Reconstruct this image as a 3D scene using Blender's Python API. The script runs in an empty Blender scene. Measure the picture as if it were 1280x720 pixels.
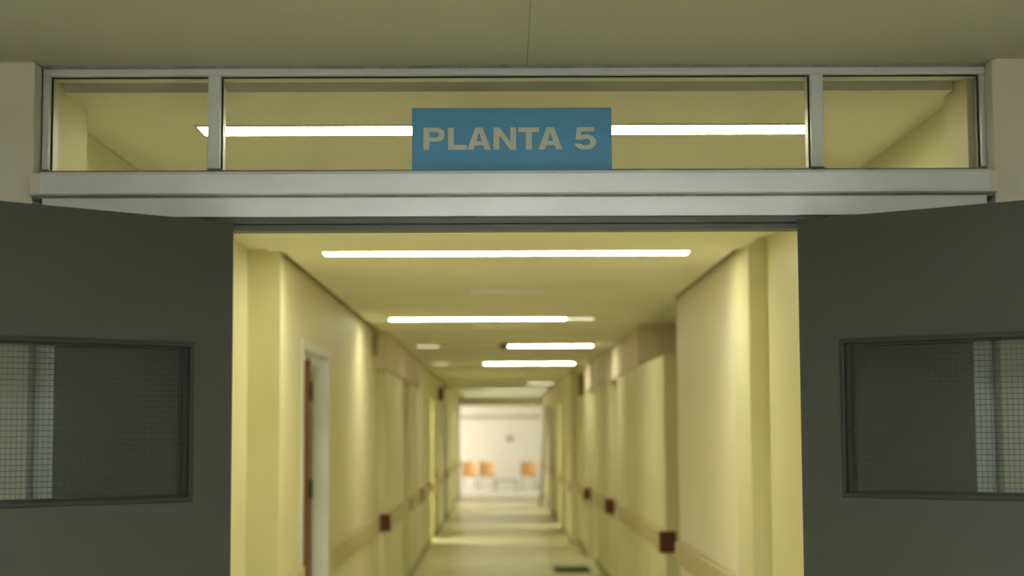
import bpy, bmesh, math, random
from mathutils import Vector, Matrix
random.seed(7)
S = bpy.context.scene
COL = S.collection
EYE = 1.63

# ------------------------------------------------------------------ materials
def lin(c):
    return tuple(((v/255)/12.92 if v/255 <= .04045 else ((v/255+.055)/1.055)**2.4) for v in c) + (1,)
def mat(name, rgb, rough=.6, metal=0, mottle=.05, scale=3.0, bump=0.0, bscale=60, spec=.5, coat=0):
    m = bpy.data.materials.new(name); m.use_nodes = True
    nt = m.node_tree; b = nt.nodes['Principled BSDF']
    b.inputs['Roughness'].default_value = rough; b.inputs['Metallic'].default_value = metal
    b.inputs['Specular IOR Level'].default_value = spec
    b.inputs['Coat Weight'].default_value = coat
    c = lin(rgb)
    tc = nt.nodes.new('ShaderNodeTexCoord')
    n = nt.nodes.new('ShaderNodeTexNoise'); n.inputs['Scale'].default_value = scale; n.inputs['Detail'].default_value = 5
    r = nt.nodes.new('ShaderNodeValToRGB')
    r.color_ramp.elements[0].position = .3; r.color_ramp.elements[1].position = .7
    r.color_ramp.elements[0].color = tuple(v*(1-mottle) for v in c[:3])+(1,)
    r.color_ramp.elements[1].color = tuple(min(1, v*(1+mottle)) for v in c[:3])+(1,)
    nt.links.new(tc.outputs['Object'], n.inputs['Vector']); nt.links.new(n.outputs['Fac'], r.inputs['Fac'])
    nt.links.new(r.outputs['Color'], b.inputs['Base Color'])
    if bump:
        n2 = nt.nodes.new('ShaderNodeTexNoise'); n2.inputs['Scale'].default_value = bscale
        bp = nt.nodes.new('ShaderNodeBump'); bp.inputs['Strength'].default_value = bump; bp.inputs['Distance'].default_value = .002
        nt.links.new(tc.outputs['Object'], n2.inputs['Vector'])
        nt.links.new(n2.outputs['Fac'], bp.inputs['Height']); nt.links.new(bp.outputs['Normal'], b.inputs['Normal'])
    return m
def emit(name, rgb, strength):
    m = bpy.data.materials.new(name); m.use_nodes = True
    nt = m.node_tree; nt.nodes.clear()
    e = nt.nodes.new('ShaderNodeEmission'); e.inputs['Color'].default_value = rgb+(1,); e.inputs['Strength'].default_value = strength
    o = nt.nodes.new('ShaderNodeOutputMaterial'); nt.links.new(e.outputs[0], o.inputs[0])
    return m

M = dict(
    yellow = mat('yellow_gloss_wall', (235,228,186), .42, bump=.2, mottle=.04, scale=1.5),
    cream = mat('cream_wall', (247,238,216), .5, bump=.15, mottle=.03, scale=1.2),
    cream_left = mat('beige_wall', (236,226,184), .5, bump=.15, mottle=.03, scale=1.2),
    bulk = mat('bulkhead_cream', (236,218,192), .6, mottle=.03),
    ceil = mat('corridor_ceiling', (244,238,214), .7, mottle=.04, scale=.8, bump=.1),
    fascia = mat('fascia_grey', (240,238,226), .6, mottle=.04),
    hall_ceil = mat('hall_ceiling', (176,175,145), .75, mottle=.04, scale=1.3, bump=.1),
    hall_wall = mat('hall_wall', (217,214,194), .7, mottle=.04, scale=1.7, bump=.15),
    hall_floor = mat('hall_floor', (182,180,170), .5, mottle=.1, scale=5),
    floor = mat('corridor_floor', (236,232,198), .25, mottle=.08, scale=2.2, spec=.5),
    lobby_wall = mat('lobby_wall', (240,233,217), .6, mottle=.02),
    lobby_floor = mat('lobby_floor', (228,224,210), .25, mottle=.03),
    alu = mat('brushed_aluminium', (222,225,224), .45, .3, mottle=.06, scale=4, bump=.1, bscale=25),
    alu_edge = mat('weathered_aluminium_edge', (152,154,148), .6, .3, mottle=.25, scale=30),
    gasket = mat('black_gasket', (38,34,22), .7),
    door = mat('grey_door_paint', (66,69,60), .48, mottle=.04, scale=2.5, bump=.1),
    bead = mat('dark_door_bead', (42,45,38), .45),
    header = mat('dark_header_paint', (84,88,80), .45),
    panel = mat('dark_side_panel', (60,67,64), .4),
    sign = mat('blue_sign_plastic', (84,158,204), .45, mottle=.02),
    letter = mat('pale_grey_lettering', (205,208,190), .5, mottle=.04, scale=20),
    rail = mat('beige_handrail_plastic', (208,190,146), .4, mottle=.03),
    bumper = mat('red_brown_bumper', (96,40,22), .5),
    wood = mat('brown_door_wood', (128,84,38), .5, mottle=.15, scale=6),
    frame = mat('cream_door_frame', (222,212,180), .5),
    frame_white = mat('white_door_frame', (232,232,222), .45),
    dark = mat('dark_brown_sign_and_gap_shade', (110,88,48), .5),  # sign boxes, and the painted shade in the ceiling gaps
    greybox = mat('grey_brown_box', (160,150,115), .6),
    vent = mat('vent_plastic', (255,250,246), .5),
    lamp_off = mat('unlit_opal_diffuser', (226,222,176), .4, mottle=.02),
    housing = mat('lamp_housing', (214,206,164), .5),
    matt = mat('dark_green_mat', (60,72,38), .9, mottle=.2, scale=40),
    skirt = mat('skirting', (176,168,124), .45),
    orange = mat('orange_wood_shell', (226,176,112), .4, mottle=.08, scale=8),
    steel = mat('chair_steel', (150,150,146), .35, .7),
    table = mat('grey_table_top', (150,150,142), .5),
    notice = mat('grey_notice', (188,176,165), .6),
    detector = mat('grey_detector', (110,104,84), .6),
    lamp = emit('lit_diffuser', (.97, .98, .72), 25),
    lamp_far = emit('bright_diffuser', (.97, .98, .74), 30.0),
    lamp_mid = emit('moderate_diffuser', (.97, .98, .72), 6.0),
    lamp_dim = emit('weak_diffuser', (1.0, .98, .66), 1.9),
    hall_lamp = emit('hall_lamp_diffuser', (.93, .96, 1.0), 92.0),
    lobby_lamp = emit('lobby_lamp_diffuser', (.95, .97, 1.0), 11.0),
)
def glass_mat(name, tint, wires=False, gloss=.06):
    m = bpy.data.materials.new(name); m.use_nodes = True
    nt = m.node_tree; nt.nodes.clear(); N = nt.nodes.new; L = nt.links.new
    o = N('ShaderNodeOutputMaterial')
    t = N('ShaderNodeBsdfTransparent'); t.inputs[0].default_value = tint+(1,)
    g = N('ShaderNodeBsdfGlossy'); g.inputs['Roughness'].default_value = .04; g.inputs[0].default_value = (.9,.9,.9,1)
    f = N('ShaderNodeFresnel'); f.inputs[0].default_value = 1.4
    mx = N('ShaderNodeMixShader'); L(f.outputs[0], mx.inputs[0]); L(t.outputs[0], mx.inputs[1]); L(g.outputs[0], mx.inputs[2])
    last = mx
    # film of dirt
    d = N('ShaderNodeBsdfDiffuse'); d.inputs[0].default_value = (.45,.46,.36,1)
    n = N('ShaderNodeTexNoise'); n.inputs['Scale'].default_value = 2.5
    tc = N('ShaderNodeTexCoord'); L(tc.outputs['Object'], n.inputs['Vector'])
    mr = N('ShaderNodeMapRange'); mr.inputs[3].default_value = 0.0; mr.inputs[4].default_value = .16 if not wires else .06
    L(n.outputs['Fac'], mr.inputs[0])
    m2 = N('ShaderNodeMixShader'); L(mr.outputs[0], m2.inputs[0]); L(mx.outputs[0], m2.inputs[1]); L(d.outputs[0], m2.inputs[2]); last = m2
    if wires:
        sp = N('ShaderNodeSeparateXYZ'); L(tc.outputs['Object'], sp.inputs[0])
        def grid(sock, wd):
            a = N('ShaderNodeMath'); a.operation = 'DIVIDE'; a.inputs[1].default_value = .0127; L(sock, a.inputs[0])
            b = N('ShaderNodeMath'); b.operation = 'FRACT'; L(a.outputs[0], b.inputs[0])
            c = N('ShaderNodeMath'); c.operation = 'LESS_THAN'; c.inputs[1].default_value = wd; L(b.outputs[0], c.inputs[0])
            return c.outputs[0]
        mxm = N('ShaderNodeMath'); mxm.operation = 'MAXIMUM'
        L(grid(sp.outputs['X'], .05), mxm.inputs[0]); L(grid(sp.outputs['Z'], .09), mxm.inputs[1])
        w = N('ShaderNodeBsdfPrincipled'); w.inputs['Base Color'].default_value = (.055,.062,.056,1); w.inputs['Metallic'].default_value = .3; w.inputs['Roughness'].default_value = .5
        m3 = N('ShaderNodeMixShader'); L(mxm.outputs[0], m3.inputs[0]); L(last.outputs[0], m3.inputs[1]); L(w.outputs[0], m3.inputs[2]); last = m3
    L(last.outputs[0], o.inputs[0])
    return m
M['glass'] = glass_mat('transom_glass', (.87,.87,.84))
M['wired'] = glass_mat('wired_glass', (.78,.81,.79), True)

# ------------------------------------------------------------------ mesh helpers
def box(bm, x0, x1, y0, y1, z0, z1, bev=0, seg=2):
    vs = [bm.verts.new((x, y, z)) for x in (x0, x1) for y in (y0, y1) for z in (z0, z1)]
    fs = [(0,1,3,2),(4,6,7,5),(0,4,5,1),(2,3,7,6),(0,2,6,4),(1,5,7,3)]
    faces = [bm.faces.new([vs[i] for i in f]) for f in fs]
    if bev:
        es = list({e for f in faces for e in f.edges})
        bmesh.ops.bevel(bm, geom=es, offset=bev, segments=seg, affect='EDGES', profile=.6)
def cyl(bm, p, r0, r1, h, axis='Z', seg=24):
    m = Matrix.Translation(p)
    if axis == 'X': m = m @ Matrix.Rotation(math.pi/2, 4, 'Y')
    if axis == 'Y': m = m @ Matrix.Rotation(math.pi/2, 4, 'X')
    bmesh.ops.create_cone(bm, cap_ends=True, segments=seg, radius1=r0, radius2=r1, depth=h, matrix=m)
def tube(bm, a, b, r, seg=12):
    a, b = Vector(a), Vector(b); d = b-a
    m = Matrix.Translation((a+b)/2) @ d.to_track_quat('Z', 'Y').to_matrix().to_4x4()
    bmesh.ops.create_cone(bm, cap_ends=True, segments=seg, radius1=r, radius2=r, depth=d.length, matrix=m)
def obj(name, bm, m, parent=None, label=None, smooth=False):
    bmesh.ops.recalc_face_normals(bm, faces=bm.faces[:])
    me = bpy.data.meshes.new(name); bm.to_mesh(me); bm.free()
    if smooth:
        for p in me.polygons: p.use_smooth = True
    me.materials.append(M[m] if isinstance(m, str) else m)
    o = bpy.data.objects.new(name, me); COL.objects.link(o)
    if parent: o.parent = parent
    if label: o['label'] = label
    return o
def boxes(name, lst, m, parent=None, bev=0, label=None):
    bm = bmesh.new()
    for b in lst: box(bm, *b, bev=bev)
    return obj(name, bm, m, parent, label)
def struct(name, lst, m, bev=0, parent=None, label=None):
    o = boxes(name, lst, m, parent, bev, label)
    if not parent: o['kind'] = 'structure'
    return o
def thing(name, label, cat, loc=(0,0,0), rz=0, group=None):
    o = bpy.data.objects.new(name, None); COL.objects.link(o)
    o.location = loc; o.rotation_euler = (0,0,rz); o.empty_display_size = .1
    o['label'] = label; o['category'] = cat
    if group: o['group'] = group
    return o
def dup(root, loc, label, rz=None):
    r = root.copy(); COL.objects.link(r); r.location = loc; r['label'] = label
    if rz is not None: r.rotation_euler = (0,0,rz)
    for ch in list(root.children):
        c = ch.copy(); COL.objects.link(c); c.parent = r
        for g in ch.children:
            d = g.copy(); COL.objects.link(d); d.parent = c
    return r

# ------------------------------------------------------------------ foreground hall
HC = 2.562
struct('floor', [(-3.2,3.2,-4.2,4.3,-.1,0)], 'hall_floor')
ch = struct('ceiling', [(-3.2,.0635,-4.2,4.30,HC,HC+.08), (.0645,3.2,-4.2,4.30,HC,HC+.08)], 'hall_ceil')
struct('wall_left', [(-3.2,-3.1,-4.2,4.155,0,HC)], 'hall_wall')
struct('wall_right', [(3.1,3.2,-4.2,4.155,0,HC)], 'hall_wall')
struct('wall_back', [(-3.1,3.1,-4.2,-4.1,0,HC)], 'hall_wall')
# wall that carries the door frame: two masonry piers either side
struct('wall_front', [(-3.2,-1.170,4.155,4.40,0,HC)], 'hall_wall', bev=.004)
struct('wall_front', [(1.232,3.2,4.155,4.40,0,HC)], 'hall_wall', bev=.004)
# plaster bead along the top of each pier
struct('trim_1', [(-3.1,-1.178,4.150,4.1549,2.555,2.5618), (1.240,3.1,4.150,4.1549,2.555,2.5618)], 'hall_wall')

# ------------------------------------------------------------------ transom window over the doors
win = thing('window_1', 'wide three-pane transom window with an aluminium frame above the double doors', 'window', (0,4.2,2.3))
win['kind'] = 'structure'
def T(l):   # world box -> local to the window
    return [(a,b,c-4.2,d-4.2,e-2.3,f-2.3) for a,b,c,d,e,f in l]
boxes('window_frame', T([(-1.1655,1.2315,4.215,4.31,2.540,2.556),
                         (-1.1655,-1.149,4.217,4.31,2.300,2.540), (1.221,1.2315,4.217,4.31,2.300,2.540)]), 'alu', win, .0015)
boxes('mullion', T([(-.746,-.715,4.215,4.305,2.300,2.540)]), 'alu', win, .002)
boxes('mullion', T([(.787,.8185,4.215,4.305,2.300,2.540)]), 'alu', win, .002)
for x0, x1 in ((-1.149,-.746), (-.715,.787), (.8185,1.221)):
    boxes('glass_pane', T([(x0+.001,x1-.001,4.246,4.251,2.301,2.539)]), 'glass', win)
    g = .0035
    boxes('gasket', T([(x0,x1,4.238,4.245,2.5365,2.540), (x0,x0+g,4.238,4.245,2.301,2.5365), (x1-g,x1,4.238,4.245,2.301,2.5365)]), 'gasket', win)

# sealing strip of rough filler above the frame
struct('trim_2', [(-1.165,1.231,4.207,4.2145,2.5555,2.5618)], 'alu_edge')

# sill / lintel bars
struct('trim_3', [(-1.143,1.2115,4.118,4.212,2.222,2.272), (-1.143,1.2115,4.124,4.31,2.2722,2.278)], 'alu', bev=.002)
struct('trim_3', [(-1.1695,-1.1435,4.125,4.31,2.222,2.276), (1.212,1.2315,4.125,4.31,2.222,2.276)], 'hall_wall', bev=.002)
struct('wall_front', [(-1.1695,1.2315,4.24,4.30,2.152,2.222), (-1.1695,1.2315,4.24,4.30,2.278,2.2995)], 'alu_edge')
struct('trim_4', [(-1.1445,1.210,4.150,4.236,2.168,2.216)], 'alu', bev=.002)
struct('trim_5', [(-1.1695,1.2315,4.153,4.236,2.2162,2.2218)], 'alu_edge')
# side jambs under the lintel, dark fixed panels, dark inner door frame
struct('trim_6', [(-1.1650,-1.118,4.195,4.26,0,2.0995)], 'alu', bev=.002)
struct('trim_7', [(1.178,1.226,4.195,4.26,0,2.0995)], 'alu', bev=.002)
struct('wall_front', [(-1.118,-.735,4.20,4.235,0,2.1675)], 'panel')
struct('wall_front', [(.806,1.178,4.20,4.235,0,2.1675)], 'panel')
struct('trim_8', [(-.735,.806,4.163,4.236,2.152,2.1675), (-.735,.806,4.178,4.236,2.1365,2.1515),
                  (-.735,-.680,4.175,4.236,0,2.136), (.751,.806,4.175,4.236,0,2.136)], 'header', bev=.0015)

# ------------------------------------------------------------------ the two door leaves
def leaf(name, label, px, py, ang, mirror, W, H, zb):
    s = -1 if mirror else 1
    d = thing(name, label, 'door', (px, py, 0), ang); d['kind'] = 'structure'
    x0, x1, z0, z1 = .108, W-.07, zb, zb+.380     # window hole
    def B(a,b,c,e,f,g):
        return (min(a*s,b*s), max(a*s,b*s), c, e, f, g)
    t0, t1 = -.0, .042
    boxes('leaf_panel', [B(0,x0,t0,t1,.01,H), B(x1,W,t0,t1,.01,H), B(x0,x1,t0,t1,.01,z0), B(x0,x1,t0,t1,z1,H)], 'door', d)
    f, e = .011, .006
    boxes('window_bead', [B(x0,x1,-e,t1+e,z0,z0+f), B(x0,x1,-e,t1+e,z1-f,z1), B(x0,x0+f,-e,t1+e,z0+f,z1-f), B(x1-f,x1,-e,t1+e,z0+f,z1-f)], 'bead', d, .0015)
    f2 = .022
    boxes('window_rebate', [B(x0+f,x1-f,.008,.034,z0+f,z0+f+.006), B(x0+f,x1-f,.008,.034,z1-f-.006,z1-f),
                          B(x0+f,x0+f2,.008,.034,z0+f+.006,z1-f-.006), B(x1-f2,x1-f,.008,.034,z0+f+.006,z1-f-.006)], 'bead', d)
    boxes('wired_glass', [B(x0+f2,x1-f2,.018,.024,z0+f+.006,z1-f-.006)], 'wired', d)
    bm = bmesh.new()
    for z in (.25, 1.05, 1.90): cyl(bm, (-.004*s, t1+.004, z), .008, .008, .1, seg=12)
    obj('hinge', bm, 'bead', d)
    bm = bmesh.new()
    xx = (W-.06)*s
    box(bm, xx-.02, xx+.02, -.006, -.0003, .97, 1.13, bev=.002)
    tube(bm, (xx,-.003,1.05), (xx,-.045,1.05), .009); tube(bm, (xx,-.045,1.05), (xx-.12*s,-.045,1.05), .009)
    obj('door_handle', bm, 'steel', d)
    return d
# local +x runs along the leaf from the hinge; front (camera side) is local -y
AL, AR = math.radians(48.5), math.radians(53.5)
# left: direction (-sin, -cos)
leaf('door_1', 'left dark grey double-door leaf with a wired glass window, swung open towards us', -.6635, 4.118, math.atan2(math.cos(AL), math.sin(AL)), True, .70, 2.150, 1.470)
leaf('door_2', 'right dark grey double-door leaf with a wired glass window, swung open towards us', .7290, 4.118, -math.atan2(math.cos(AR), math.sin(AR)), False, .70, 2.152, 1.473)

# ------------------------------------------------------------------ PLANTA 5 sign
sg = thing('floor_sign', 'blue rectangular sign with pale letters PLANTA 5 on the transom glass', 'sign', (0,0,0))
boxes('sign_plate', [(-.225,.2755,4.160,4.166,2.2785,2.4425)], 'sign', sg, .001)
k = 1/3.272/2100*4.16*1.002
def glyph(polys):
    cu = bpy.data.curves.new('letter', 'CURVE'); cu.dimensions = '2D'; cu.fill_mode = 'BOTH'; cu.extrude = .0006
    for pts in polys:
        sp = cu.splines.new('POLY'); sp.points.add(len(pts)-1); sp.use_cyclic_u = True
        for p, (x, y) in zip(sp.points, pts): p.co = (x, y, 0, 1)
    o = bpy.data.objects.new('tmp', cu); COL.objects.link(o)
    dg = bpy.context.evaluated_depsgraph_get(); dg.update()
    me = bpy.data.meshes.new_from_object(o.evaluated_get(dg))
    bpy.data.objects.remove(o)
    me.name = 'letter'; me.materials.clear(); me.materials.append(M['letter'])
    lt = bpy.data.objects.new('letter', me); COL.objects.link(lt); lt.parent = sg
    lt.rotation_euler = (math.pi/2, 0, 0); lt.scale = (k, k, 1); lt.location = (-.196 - 163*k, 4.1593, 2.3365)
def arc(cx, cy, rx, ry, a0, a1, n=14):
    return [(cx+rx*math.cos(math.radians(a0+(a1-a0)*i/n)), cy+ry*math.sin(math.radians(a0+(a1-a0)*i/n))) for i in range(n+1)]
H = 92
glyph([[(163,0),(163,H),(218,H)] + arc(220,H-29,30,29,90,-90)[1:] + [(187,H-58),(187,0)],
       [(187,H-18),(187,H-40),(216,H-40)] + arc(216,H-29,11,11,-90,90)[1:-1] + [(216,H-18)]])
glyph([[(264,0),(264,H),(288,H),(288,20),(342,20),(342,0)]])
def A(x0, x1):
    c = (x0+x1)/2
    glyph([[(x0,0),(c-15,H),(c+15,H),(x1,0),(x1-26,0),(x1-32,18),(x0+32,18),(x0+26,0)], [(x0+38,35),(c,73),(x1-38,35)]])
A(343,441)
glyph([[(452,0),(452,H),(477,H),(521,32),(521,H),(545,H),(545,0),(520,0),(476,60),(476,0)]])
glyph([[(555,H),(640,H),(640,H-19),(610,H-19),(610,0),(585,0),(585,H-19),(555,H-19)]])
A(637,736)
glyph([[(797,H+1),(868,H+1),(868,H-17),(815,H-17),(812,60)] + arc(834,31,42,31,112,-90,18) +
       arc(826,28,39,28.5,-96,-172,8) + [(811,24)] + arc(829,29,16,13,-165,-80,6) + arc(834,31,18,14,-70,125,12) + [(812,40),(790,42)]])

# ------------------------------------------------------------------ corridor shell
CZ = 2.53
def wl(lst, m='yellow', bev=.006): return struct('wall_left', lst, m, bev)
def wr(lst, m='yellow', bev=.006): return struct('wall_right', lst, m, bev)
struct('floor', [(-3.2,4.2,4.3,44.0,-.1,0)], 'floor')
struct('ceiling', [(-1.155,1.195,4.40,8.25,CZ,2.56)], 'ceil')
struct('ceiling', [(-1.088,1.150,8.25,22.2,CZ,2.56)], 'ceil')
struct('ceiling', [(-1.05,.985,22.2,44.0,CZ,2.56)], 'ceil')
struct('ceiling', [(-3.2,4.2,4.42,44.1,2.562,2.64)], 'ceil')
struct('ceiling', [(-3.2,4.2,4.25,4.43,2.80,2.88)], 'ceil')
struct('trim_9', [(-1.152,1.195,4.385,4.399,CZ,2.80)], 'fascia')                 # vertical edge of the lowered ceiling
struct('wall_front', [(-1.3,1.35,4.28,4.38,2.64,2.80)], 'fascia')
LW, RW = -1.128, 1.19
# near piers directly behind the door frame
wl([(-1.40,-1.156,4.28,4.64,0,2.80)]); wr([(1.202,1.45,4.28,4.50,0,2.80)])
# recessed stretch
wl([(-1.45,-1.285,4.64,8.46,0,2.562)]); wr([(1.272,1.45,4.50,8.05,0,2.562)])
# left long stretch with the doorway at 9.37 - 10.90
wl([(-1.45,-1.118,8.46,8.62,0,2.562)])
wl([(-1.24,LW,8.62,9.40,0,2.562), (-1.24,LW,10.88,14.75,0,2.562), (-1.24,LW,9.40,10.88,2.16,2.562)], 'cream_left')
wl([(-3.1,-1.24,8.70,8.80,0,2.562), (-3.1,-1.24,12.2,12.3,0,2.562), (-3.2,-3.1,8.70,12.3,0,2.562)], 'cream')
# right long stretch
wr([(1.184,1.45,8.05,8.55,0,2.562)]); wr([(RW,1.45,8.565,11.45,0,2.562)], 'cream')
# side passage on the right 11.45 - 12.4
wr([(1.45,4.1,11.35,11.45,0,2.562), (4.1,4.2,11.3,12.5,0,2.562)])
wr([(1.187,4.2,12.40,14.5,0,2.20), (2.2,2.3,12.4,14.5,2.20,2.562), (2.3,4.2,12.4,12.5,2.20,2.562), (1.187,1.30,14.5,17.3,0,2.20)])
wr([(1.16,2.2,14.5,17.3,2.20,2.562)], 'bulk')
# left blocks and bulkheads beyond 15
wl([(-1.24,-1.14,14.75,15.25,0,2.562)])
wl([(-1.35,-1.06,15.25,17.9,0,2.20)])
wl([(-1.35,-1.03,15.0,21.3,2.20,2.562)], 'bulk')
wl([(-1.35,-1.06,19.0,21.3,0,2.20)])
wl([(-1.45,-1.20,17.9,19.0,0,2.20)], 'bulk'); wl([(-1.45,-1.20,21.3,22.0,0,2.562)])
wl([(-1.35,-1.08,22.0,25.4,0,2.562)]); wl([(-1.35,-1.08,25.4,26.5,2.15,2.562)], 'bulk')
wl([(-1.35,-1.09,26.5,31.0,0,2.562)]); wl([(-1.35,-1.2,31.0,32.2,0,2.562), (-1.2,-1.09,31.0,32.2,2.15,2.562)], 'bulk')
wl([(-1.35,-1.11,32.2,38.0,0,2.562)]); wl([(-1.35,-1.11,38.0,39.2,2.15,2.562)], 'bulk')
wl([(-1.35,-1.12,39.2,43.9,0,2.562)])
# right blocks beyond
wr([(1.42,1.60,17.3,18.4,0,2.562), (1.16,1.42,17.3,18.4,2.18,2.562)], 'bulk')
wr([(1.155,1.45,18.4,21.2,0,2.20)]); wr([(1.135,1.45,18.4,21.2,2.20,2.562)], 'bulk')
wr([(1.38,1.60,21.2,22.2,0,2.562), (1.10,1.38,21.2,22.2,2.18,2.562)], 'bulk')
wr([(1.10,1.45,22.2,24.9,0,2.562)])
wr([(1.0,1.45,24.9,29.2,0,2.562)]); wr([(1.0,1.3,29.2,30.3,2.15,2.562)], 'bulk')
wr([(1.0,1.45,30.3,34.6,0,2.562)]); wr([(1.0,1.3,34.6,35.7,2.15,2.562)], 'bulk')
wr([(1.0,1.45,35.7,43.9,0,2.562)])
# closers beyond the wall thickness keep the sky out
struct('wall_left', [(-3.2,-1.45,4.3,4.4,0,2.88), (-1.6,-1.45,4.4,8.7,0,2.562), (-1.6,-1.45,12.3,25.0,0,2.562), (-1.6,-1.45,27.4,37.3,0,2.562), (-1.6,-1.45,40.0,44,0,2.562), (-3.1,-1.6,37.2,37.3,0,2.562), (-3.1,-1.6,40.0,40.1,0,2.562), (-3.2,-3.1,37.2,40.1,0,2.562), (-3.1,-1.6,24.9,25.0,0,2.562), (-3.1,-1.6,27.4,27.5,0,2.562), (-3.2,-3.1,24.9,27.5,0,2.562)], 'yellow')
struct('wall_right', [(1.45,1.6,4.3,11.35,0,2.562), (1.60,1.7,14.5,28.6,0,2.562), (1.60,1.7,31.0,33.9,0,2.562), (1.60,1.7,36.5,44,0,2.562), (1.7,4.1,33.8,33.9,0,2.562), (1.7,4.1,36.5,36.6,0,2.562), (4.1,4.2,33.8,36.6,0,2.562), (1.7,4.1,28.5,28.6,0,2.562), (1.7,4.1,31.0,31.1,0,2.562), (4.1,4.2,28.5,31.1,0,2.562)], 'yellow')

# door frames in the recesses
def casing(n, side, x, y0, y1, z=2.10, m='frame', depth=.10):
    s = side
    xa, xb = sorted((x, x+s*depth)); w = .055
    a, b = sorted((x-s*.012, x+s*depth))
    return struct('trim_%d' % n, [(a,b,y0-w,y0+.005,0,z+w), (a,b,y1-.005,y1+w,0,z+w), (a,b,y0+.005,y1-.005,z,z+w)], m, bev=.003)
# left doorway
casing(10, -1, LW, 9.455, 10.825, 2.11, 'frame_white', .092)
d3 = bpy.data.objects.new('door_3', None); COL.objects.link(d3); d3['kind'] = 'structure'; d3.location = (-1.228,10.80,0)
d3['label'] = 'brown wooden door standing open inside the left doorway'; d3['category'] = 'door'
boxes('leaf_panel', [(-.92,-.004,-.045,0,.01,2.10)], 'wood', d3, .003)
for z in (.45, 1.28, 1.90):
    bm = bmesh.new(); cyl(bm, (.004,-.048,z), .011, .011, .12, seg=12); box(bm, -.002, .003, -.045, -.005, z-.06, z+.06)
    obj('hinge', bm, 'bead', d3)
bm = bmesh.new(); tube(bm, (-.86,-.045,1.05), (-.86,-.10,1.05), .009); tube(bm, (-.86,-.10,1.05), (-.74,-.10,1.05), .009)
obj('door_handle', bm, 'steel', d3)
# closed doors set back in the alcoves
dn = 4
for side, x, y0, y1, lab in ((-1,-1.20,17.98,18.92,'pale closed door in the first alcove on the left of the corridor'),
                             (1,1.42,17.38,18.32,'pale closed door in the first alcove on the right of the corridor'),
                             (1,1.38,21.27,22.13,'pale closed door in the second alcove on the right of the corridor'),
                             (-1,-1.20,31.08,32.12,'pale closed door in the farthest left alcove but one')):
    d = bpy.data.objects.new('door_%d' % dn, None); COL.objects.link(d); d['kind'] = 'structure'; d['label'] = lab; d['category'] = 'door'
    d.location = (x, (y0+y1)/2, 0)
    h = (y1-y0)/2; s = -side
    def B(a,b,c,e,f,g): return (min(a*s,b*s),max(a*s,b*s),c,e,f,g)
    boxes('leaf_panel', [B(.002,.03,-h+.05,h-.05,.01,2.06)], 'cream', d, .003)
    boxes('door_frame', [B(.001,.05,-h,-h+.048,0,2.11), B(.001,.05,h-.048,h,0,2.11), B(.001,.05,-h+.048,h-.048,2.062,2.11)], 'frame', d, .003)
    bm = bmesh.new(); tube(bm, (.03*s,-h+.13,1.03), (.08*s,-h+.13,1.03), .009); tube(bm, (.08*s,-h+.13,1.03), (.08*s,-h+.25,1.03), .009)
    obj('door_handle', bm, 'steel', d)
    dn += 1
# white casing far right
casing(16, 1, 1.0, 34.66, 35.64, 2.12, 'frame_white', .10)
struct('trim_17', [(.955,1.0,34.52,34.62,0,2.16)], 'frame_white', .004)
struct('trim_19', [(LW+.0005,-1.0885,8.63,14.74,2.546,2.5595)], 'dark')  # dark strip standing in for shade in the left ceiling gap
struct('trim_20', [(1.151,1.1895,8.57,11.44,2.546,2.5595)], 'dark')  # same on the right: gap shade put in as a brown strip
# skirtings
def skirt(side, x, y0, y1):
    s = -side; a, b = sorted((x, x+s*.012))
    struct('baseboard_' + ('left' if side < 0 else 'right'), [(a,b,y0,y1,.001,.09)], 'skirt', .003)
for x, y0, y1 in ((-1.128,10.95,14.7), (-1.06,15.26,17.9), (-1.06,19.0,21.3), (-1.08,22.0,25.4), (-1.09,26.5,31), (-1.11,32.2,38), (-1.12,39.2,43.9)): skirt(-1, x, y0, y1)
for x, y0, y1 in ((1.19,8.57,11.4), (1.187,12.42,17.3), (1.155,18.4,21.2), (1.10,22.2,24.9), (1.0,24.92,29.2), (1.0,30.3,34.5), (1.0,35.72,43.9)): skirt(1, x, y0, y1)

# ------------------------------------------------------------------ handrails
def rail(side, x, y0, y1, label, near=False, far=False, wrap=0):
    t = thing('handrail', label, 'handrail', (x, y0, .83), 0, 'wall handrails along the corridor')
    s = -side; L = y1-y0
    bm = bmesh.new(); a, b = sorted((s*.003, s*.034)); box(bm, a, b, 0, L, -.07, .07, bev=.012, seg=3)
    obj('rail_board', bm, 'rail', t, smooth=False)
    def cap(yy, w):
        bm = bmesh.new(); a, b = sorted((s*.001, s*.046)); box(bm, a, b, min(yy, yy+w), max(yy, yy+w), -.077, .077, bev=.01)
        if wrap:
            a, b = sorted((-s*wrap, s*.046)); box(bm, a, b, yy-.028, yy-.002, -.077, .077, bev=.006)
        obj('end_cap', bm, 'bumper', t, 'red-brown end cap')
    if near: cap(-.002, .045)
    if far: cap(L-.045, .045)
    return t
rail(-1, LW, 8.75, 9.38, 'short beige handrail on the left wall just before the brown door')
rail(-1, LW, 10.95, 14.72, 'beige handrail on the left wall just past the brown door')
rail(-1, -1.06, 15.25, 17.88, 'beige handrail with brown near end cap on the left wall past the grey sign box', True, False, .05)
rail(-1, -1.06, 19.02, 21.28, 'beige handrail with brown far end cap on the left wall beyond the first alcove', False, True)
rail(-1, -1.08, 22.0, 25.4, 'beige handrail with brown near end cap on the left wall beyond the second brown cap', True, False, .04)
rail(-1, -1.09, 26.5, 30.9, 'pinkish beige handrail far along the left wall under the dark sign box')
rail(-1, -1.11, 32.2, 37.9, 'beige handrail farthest but one on the left wall')
rail(-1, -1.12, 39.2, 43.7, 'farthest handrail on the left wall beside the bright lobby')
rail(1, RW, 8.60, 11.43, 'nearest beige handrail on the right wall, cut off by the picture edge')
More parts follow.
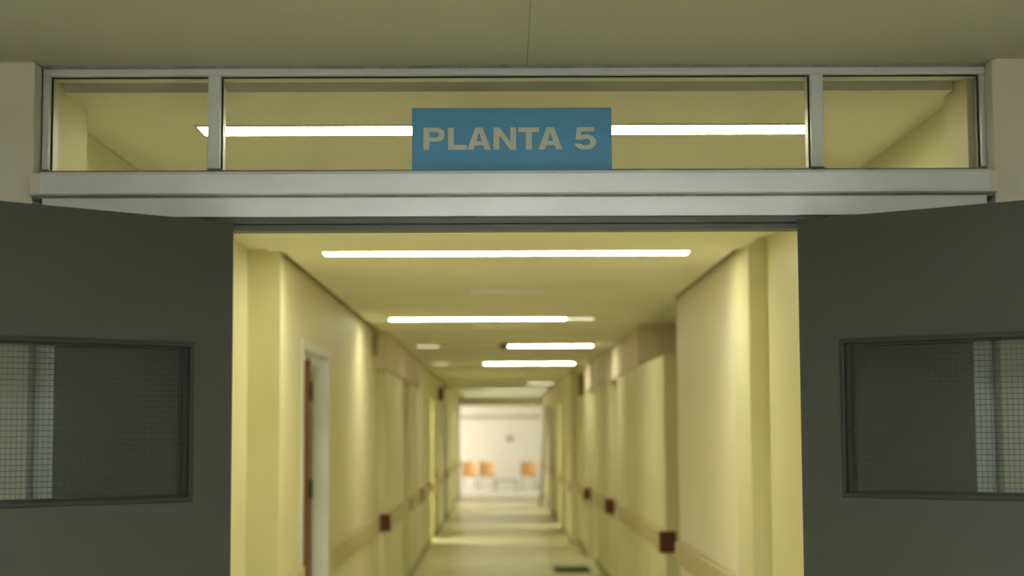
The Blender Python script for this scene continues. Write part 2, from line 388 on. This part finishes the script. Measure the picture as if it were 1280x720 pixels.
rail(1, 1.187, 12.40, 17.28, 'beige handrail with large red-brown corner cap on the right, past the side passage', True, False, .075)
rail(1, 1.155, 18.40, 21.18, 'beige handrail with brown cap, middle of the three capped ones on the right wall', True, False, .05)
rail(1, 1.10, 22.2, 24.8, 'short beige handrail with the smallest brown cap on the right wall', True, False, .05)
rail(1, 1.0, 25.0, 29.1, 'beige handrail on the right wall beyond the olive corner')
rail(1, 1.0, 30.3, 34.4, 'far pinkish beige handrail on the right wall before the white casing')
rail(1, 1.0, 35.8, 43.7, 'farthest handrail on the right wall beside the bright lobby')

# ------------------------------------------------------------------ ceiling luminaires
X0, X1 = -.89, .93
def lamp(y, segs, label, n):
    t = thing('ceiling_light', label, 'ceiling light', (0, y, CZ), 0, 'recessed strip lights in the corridor ceiling')
    w = .066
    boxes('housing', [(X0-.008,X1+.008,-w-.008,-w,-.005,-.0005), (X0-.008,X1+.008,w,w+.008,-.005,-.0005),
                      (X0-.008,X0,-w,w,-.006,-.0005), (X1,X1+.008,-w,w,-.006,-.0005)], 'housing', t)
    for a, b, k in segs:
        boxes('diffuser', [(a,b,-w,w,-.006,-.0008)], k, t, 0, {'lamp':'glowing diffuser','lamp_far':'glowing diffuser','lamp_mid':'glowing diffuser','lamp_dim':'faintly glowing diffuser','lamp_off':'unlit diffuser'}[k])
    return t
lamp(4.93, [(X0,X1,'lamp')], 'fully lit strip light seen through the transom glass behind the sign', 1)
lamp(8.37, [(X0,X1,'lamp')], 'nearest lit strip light below the door header, fully lit', 2)
lamp(13.24, [(X0,.50,'lamp_far'), (.5,.72,'lamp_dim'), (.72,X1,'lamp_off')], 'second strip light below the header, its right end unlit', 3)
lamp(17.40, [(X0,-.66,'lamp_dim'), (-.66,.03,'lamp_off'), (.03,X1,'lamp_far')], 'third strip light, right half lit, beside the detector', 4)
lamp(21.81, [(X0,-.70,'lamp_dim'), (-.70,-.24,'lamp_off'), (-.24,X1,'lamp_far')], 'fourth strip light, lit from left of centre to the right end', 5)
lamp(26.37, [(X0,X1,'lamp_off')], 'unlit strip light, fifth below the header', 6)
lamp(30.8, [(X0,.45,'lamp_off'), (.45,X1,'lamp_mid')], 'sixth strip light, only its right end lit', 7)
lamp(35.18, [(X0,-.4,'lamp_dim'), (-.4,X1,'lamp_mid')], 'seventh strip light, right part lit, near the far lobby', 8)
lamp(39.6, [(X0,X1,'lamp_mid')], 'farthest, foreshortened strip light just before the lobby', 9)

# vents
def vent(x, y, w, dpt, label):
    t = thing('ceiling_vent', label, 'vent', (x, y, CZ), 0, 'pale air vents in the corridor ceiling')
    a, b = w/2, dpt/2; f = .025
    boxes('frame', [(-a,a,-b,-b+f,-.007,-.0005), (-a,a,b-f,b,-.007,-.0005), (-a,-a+f,-b+f,b-f,-.007,-.0005), (a-f,a,-b+f,b-f,-.007,-.0005)], 'vent', t, .002)
    n = 7
    for i in range(n):
        y_ = -b+f+(i+.5)*(dpt-2*f)/n
        boxes('slat', [(-a+f,a-f,y_-.018,y_+.014,-.006,-.004)], 'vent', t)
    boxes('backing', [(-a+f,a-f,-b+f,b-f,-.0035,-.0006)], 'vent', t)
vent(.03, 10.68, .47, .34, 'nearest pale rectangular ceiling vent, between the first two lit lamps below the header')
vent(.02, 14.12, .54, .46, 'pale rectangular ceiling vent just past the second lamp below the header')
vent(-.13, 17.02, .27, .30, 'smallest pale ceiling vent, left of the round detector')
t = thing('smoke_detector', 'small dark round smoke detector on the ceiling right of the smallest vent', 'smoke detector', (.015, 16.95, CZ))
bm = bmesh.new(); cyl(bm, (0,0,-.008), .055, .065, .015); obj('mounting_base', bm, 'detector', t)
bm = bmesh.new(); cyl(bm, (0,0,-.035), .030, .05, .038); obj('sensor_head', bm, 'detector', t)

# projecting sign boxes on the walls
def blade(side, x, y, z0, z1, w, m, label):
    t = thing('projecting_sign', label, 'sign', (x, y, z0))
    s = -side; h = z1-z0
    a, b = sorted((s*.006, s*w))
    bm = bmesh.new(); box(bm, a, b, -.03, .03, 0, h, bev=.004); obj('sign_box', bm, m, t)
    a, b = sorted((s*.0008, s*.0055))
    bm = bmesh.new(); box(bm, a, b, -.04, .04, h*.2, h*.8); obj('wall_bracket', bm, m, t)
blade(-1, LW, 14.55, 2.30, 2.49, .05, 'greybox', 'small grey-brown sign box high at the end of the long left wall')
blade(-1, -1.09, 28.3, 2.17, 2.40, .09, 'dark', 'small dark sign box high on the far left wall')
blade(1, 1.10, 22.8, 2.12, 2.42, .08, 'dark', 'small dark sign box high on the right wall above the smallest rail cap')

# floor mat
bm = bmesh.new(); box(bm, .60, 1.02, 19.85, 20.65, .001, .012, bev=.004)
o = obj('floor_mat', bm, 'matt'); o['label'] = 'small dark green mat on the corridor floor by the right wall'; o['category'] = 'mat'
# leaning pole
bm = bmesh.new(); tube(bm, (.80, 37.0, .022), (.975, 37.3, 2.24), .022)
o = obj('leaning_pole', bm, 'greybox'); o['label'] = 'thin dark pole leaning on the far right wall beside the lobby'; o['category'] = 'pole'

# ------------------------------------------------------------------ far lobby
struct('floor', [(-6,6,44.0,49.6,-.1,0)], 'lobby_floor')
struct('ceiling', [(-6,6,44.1,49.6,2.75,2.85)], 'lobby_wall')
struct('wall_back', [(-6,6,49.5,49.6,0,2.75)], 'lobby_wall')
struct('wall_left', [(-6.1,-6,43.9,45.2,0,2.85), (-6.1,-6,48.8,49.6,0,2.85), (-6.1,-6,45.2,48.8,0,.8), (-6.1,-6,45.2,48.8,2.4,2.85)], 'lobby_wall')
struct('wall_right', [(6,6.1,43.9,49.6,0,2.85)], 'lobby_wall')
struct('wall_front', [(-6,-1.125,43.9,44.1,0,2.85), (.985,6,43.9,44.1,0,2.85), (-1.125,.985,43.9,44.1,2.34,2.85)], 'yellow', .005)
struct('trim_18', [(-6,6,49.47,49.5,2.06,2.13)], 'skirt', .004)
# lobby window with daylight
w2 = bpy.data.objects.new('window_2', None); COL.objects.link(w2); w2['kind'] = 'structure'; w2.location = (-6.05,47,1.6)
boxes('window_frame', [(-.04,.04,-1.8,-1.74,-.8,.8), (-.04,.04,1.74,1.8,-.8,.8), (-.04,.04,-1.74,1.74,.74,.8), (-.04,.04,-1.74,1.74,-.8,-.74), (-.03,.03,-.03,.03,-.74,.74)], 'frame_white', w2, .003)
for y in (-3.0, 0.0, 3.0):
    t = thing('ceiling_light', 'lit panel light on the lobby ceiling', 'ceiling light', (y, 46.2, 2.75), 0, 'lobby ceiling panels')
    boxes('housing', [(-.62,.62,-.17,-.15,-.05,-.001), (-.62,.62,.15,.17,-.05,-.001), (-.62,-.6,-.15,.15,-.05,-.001), (.6,.62,-.15,.15,-.05,-.001)], 'housing', t)
    boxes('diffuser', [(-.6,.6,-.15,.15,-.04,-.001)], 'lobby_lamp', t)
# chairs
def make_chair(x, label):
    t = thing('waiting_chair', label, 'chair', (x, 48.3, 0), 0, 'orange chairs against the lobby back wall')
    bm = bmesh.new()
    # curved back panel
    n = 8; th = .018
    rows = []
    for i in range(n+1):
        u = i/n-.5; xx = u*.44; yy = .27 - .0 + .05*(1-(2*u)**2) ; rows.append((xx, yy))
    for z0, z1 in ((.42,.80),):
        for (xa, ya), (xb, yb) in zip(rows, rows[1:]):
            v = [bm.verts.new(p) for p in ((xa,ya,z0),(xb,yb,z0),(xb,yb+.05,z1),(xa,ya+.05,z1),(xa,ya+th,z0),(xb,yb+th,z0),(xb,yb+.05+th,z1),(xa,ya+.05+th,z1))]
            for f in ((0,1,2,3),(7,6,5,4),(0,4,5,1),(3,2,6,7),(0,3,7,4),(1,5,6,2)): bm.faces.new([v[k] for k in f])
    bmesh.ops.remove_doubles(bm, verts=bm.verts[:], dist=1e-5)
    obj('backrest', bm, 'orange', t)
    bm = bmesh.new(); box(bm, -.22, .22, -.20, .25, .415, .445, bev=.012, seg=3); obj('seat', bm, 'orange', t)
    for sx in (-1, 1):
        for y0, y1 in ((-.17,-.20), (.20,.26)):
            bm = bmesh.new(); tube(bm, (sx*.18,y0,.414), (sx*.20,y1,.001), .012); obj('leg', bm, 'steel', t)
        bm = bmesh.new(); tube(bm, (sx*.18,.20,.36), (sx*.18,.30,.46), .01); obj('back_support', bm, 'steel', t)
    bm = bmesh.new(); box(bm, -.18, .18, -.16, .19, .39, .413, bev=.004); obj('seat_frame', bm, 'steel', t)
    return t
c0 = make_chair(-.97, 'orange chair in the lobby, leftmost, beside the corridor corner')
for x, l in ((-.47,'orange chair in the lobby, middle one of the three'), (.73,'orange chair in the lobby, alone on the right')):
    dup(c0, (x, 48.3, 0), l)
t = thing('low_table', 'low grey table between the orange chairs in the lobby', 'table', (.08, 47.9, 0))
bm = bmesh.new(); box(bm, -.32, .32, -.22, .22, .27, .31, bev=.006); obj('tabletop', bm, 'table', t)
for sx in (-1, 1):
    for sy in (-1, 1):
        bm = bmesh.new(); box(bm, sx*.28-.018, sx*.28+.018, sy*.18-.018, sy*.18+.018, .001, .269); obj('leg', bm, 'table', t)
bm = bmesh.new(); box(bm, .10, .29, 49.485, 49.499, 1.37, 1.56, bev=.003)
o = obj('wall_notice', bm, 'notice'); o['label'] = 'small grey square notice on the pale lobby wall'; o['category'] = 'notice'

# ------------------------------------------------------------------ lights
for hx, hy in ((.1,1.3), (.1,-2.0)):
    t = thing('ceiling_light', 'lit panel light on the hall ceiling', 'ceiling light', (hx, hy, HC), 0, 'hall ceiling panels')
    boxes('housing', [(-.62,.62,-.17,-.15,-.05,-.001), (-.62,.62,.15,.17,-.05,-.001), (-.62,-.6,-.15,.15,-.05,-.001), (.6,.62,-.15,.15,-.05,-.001)], 'housing', t)
    boxes('diffuser', [(-.6,.6,-.15,.15,-.045,-.001)], 'hall_lamp', t)

t = thing('ceiling_light', 'added unseen panel light in the room behind the open brown door', 'ceiling light', (-2.1, 10.2, 2.562))  # unseen lamp added to brighten the brown leaf and its jamb
boxes('housing', [(-.17,-.15,-.62,.62,-.05,-.001), (.15,.17,-.62,.62,-.05,-.001), (-.15,.15,-.62,-.6,-.05,-.001), (-.15,.15,.6,.62,-.05,-.001)], 'housing', t)
boxes('diffuser', [(-.15,.15,-.6,.6,-.045,-.001)], 'lobby_lamp', t)
for lx, ly, lb in ((-2.3, 26.2, 'added unseen panel light in the open room far left of the corridor'), (2.6, 29.8, 'added unseen panel light in the open room far right of the corridor'),
                   (-2.3, 38.7, 'added unseen panel light in the farthest open room on the left'), (2.5, 35.2, 'added unseen panel light in the open room behind the white casing')):
    t = thing('ceiling_light', lb, 'ceiling light', (lx, ly, 2.562))  # unseen lamps in added side rooms, there to brighten the far corridor
    boxes('housing', [(-.32,-.3,-.62,.62,-.05,-.001), (.3,.32,-.62,.62,-.05,-.001), (-.3,.3,-.62,-.6,-.05,-.001), (-.3,.3,.6,.62,-.05,-.001)], 'housing', t)
    boxes('diffuser', [(-.3,.3,-.6,.6,-.045,-.001)], 'lamp_far', t)
a = bpy.data.lights.new('window_daylight', 'AREA'); a.shape = 'RECTANGLE'; a.size = 3.4; a.size_y = 1.5; a.energy = 620; a.color = (.93, .97, 1)
ao = bpy.data.objects.new('window_daylight', a); COL.objects.link(ao); ao.location = (-6.3, 47, 1.6); ao.rotation_euler = (0, -math.pi/2, 0)

w = bpy.data.worlds.new('sky'); S.world = w; w.use_nodes = True
w.node_tree.nodes['Background'].inputs[0].default_value = (.75,.85,1,1); w.node_tree.nodes['Background'].inputs[1].default_value = .8

# ------------------------------------------------------------------ camera
F = 2100.0
pitch = math.atan(181/F); yaw = -math.atan(12/2107); roll = math.radians(.25)
def ray(px, py):
    u = (px-640)/F; v = (360-py)/F
    c, s = math.cos(roll), math.sin(roll); u, v = u*c+v*s, -u*s+v*c
    y = math.cos(pitch)-v*math.sin(pitch); z = math.sin(pitch)+v*math.cos(pitch); x = u
    c, s = math.cos(yaw), math.sin(yaw)
    return Vector((x*c-y*s, x*s+y*c, z))
fw = ray(640,360); rt = (ray(641,360)-fw).normalized(); up = (ray(640,359)-fw).normalized(); fw.normalize()
cam = bpy.data.cameras.new('camera'); co = bpy.data.objects.new('camera', cam); COL.objects.link(co)
mw = Matrix((rt, up, -fw)).transposed().to_4x4(); mw.translation = Vector((0,0,EYE)); co.matrix_world = mw
cam.sensor_width = 36; cam.lens = F/1280*36; cam.clip_start = .05; cam.clip_end = 200
cam.dof.use_dof = True; cam.dof.focus_distance = 4.2; cam.dof.aperture_fstop = 3.0
S.camera = co
S.view_settings.view_transform = 'Standard'; S.view_settings.look = 'None'
S.view_settings.exposure = 0; S.view_settings.gamma = 1; S.view_settings.use_curve_mapping = False
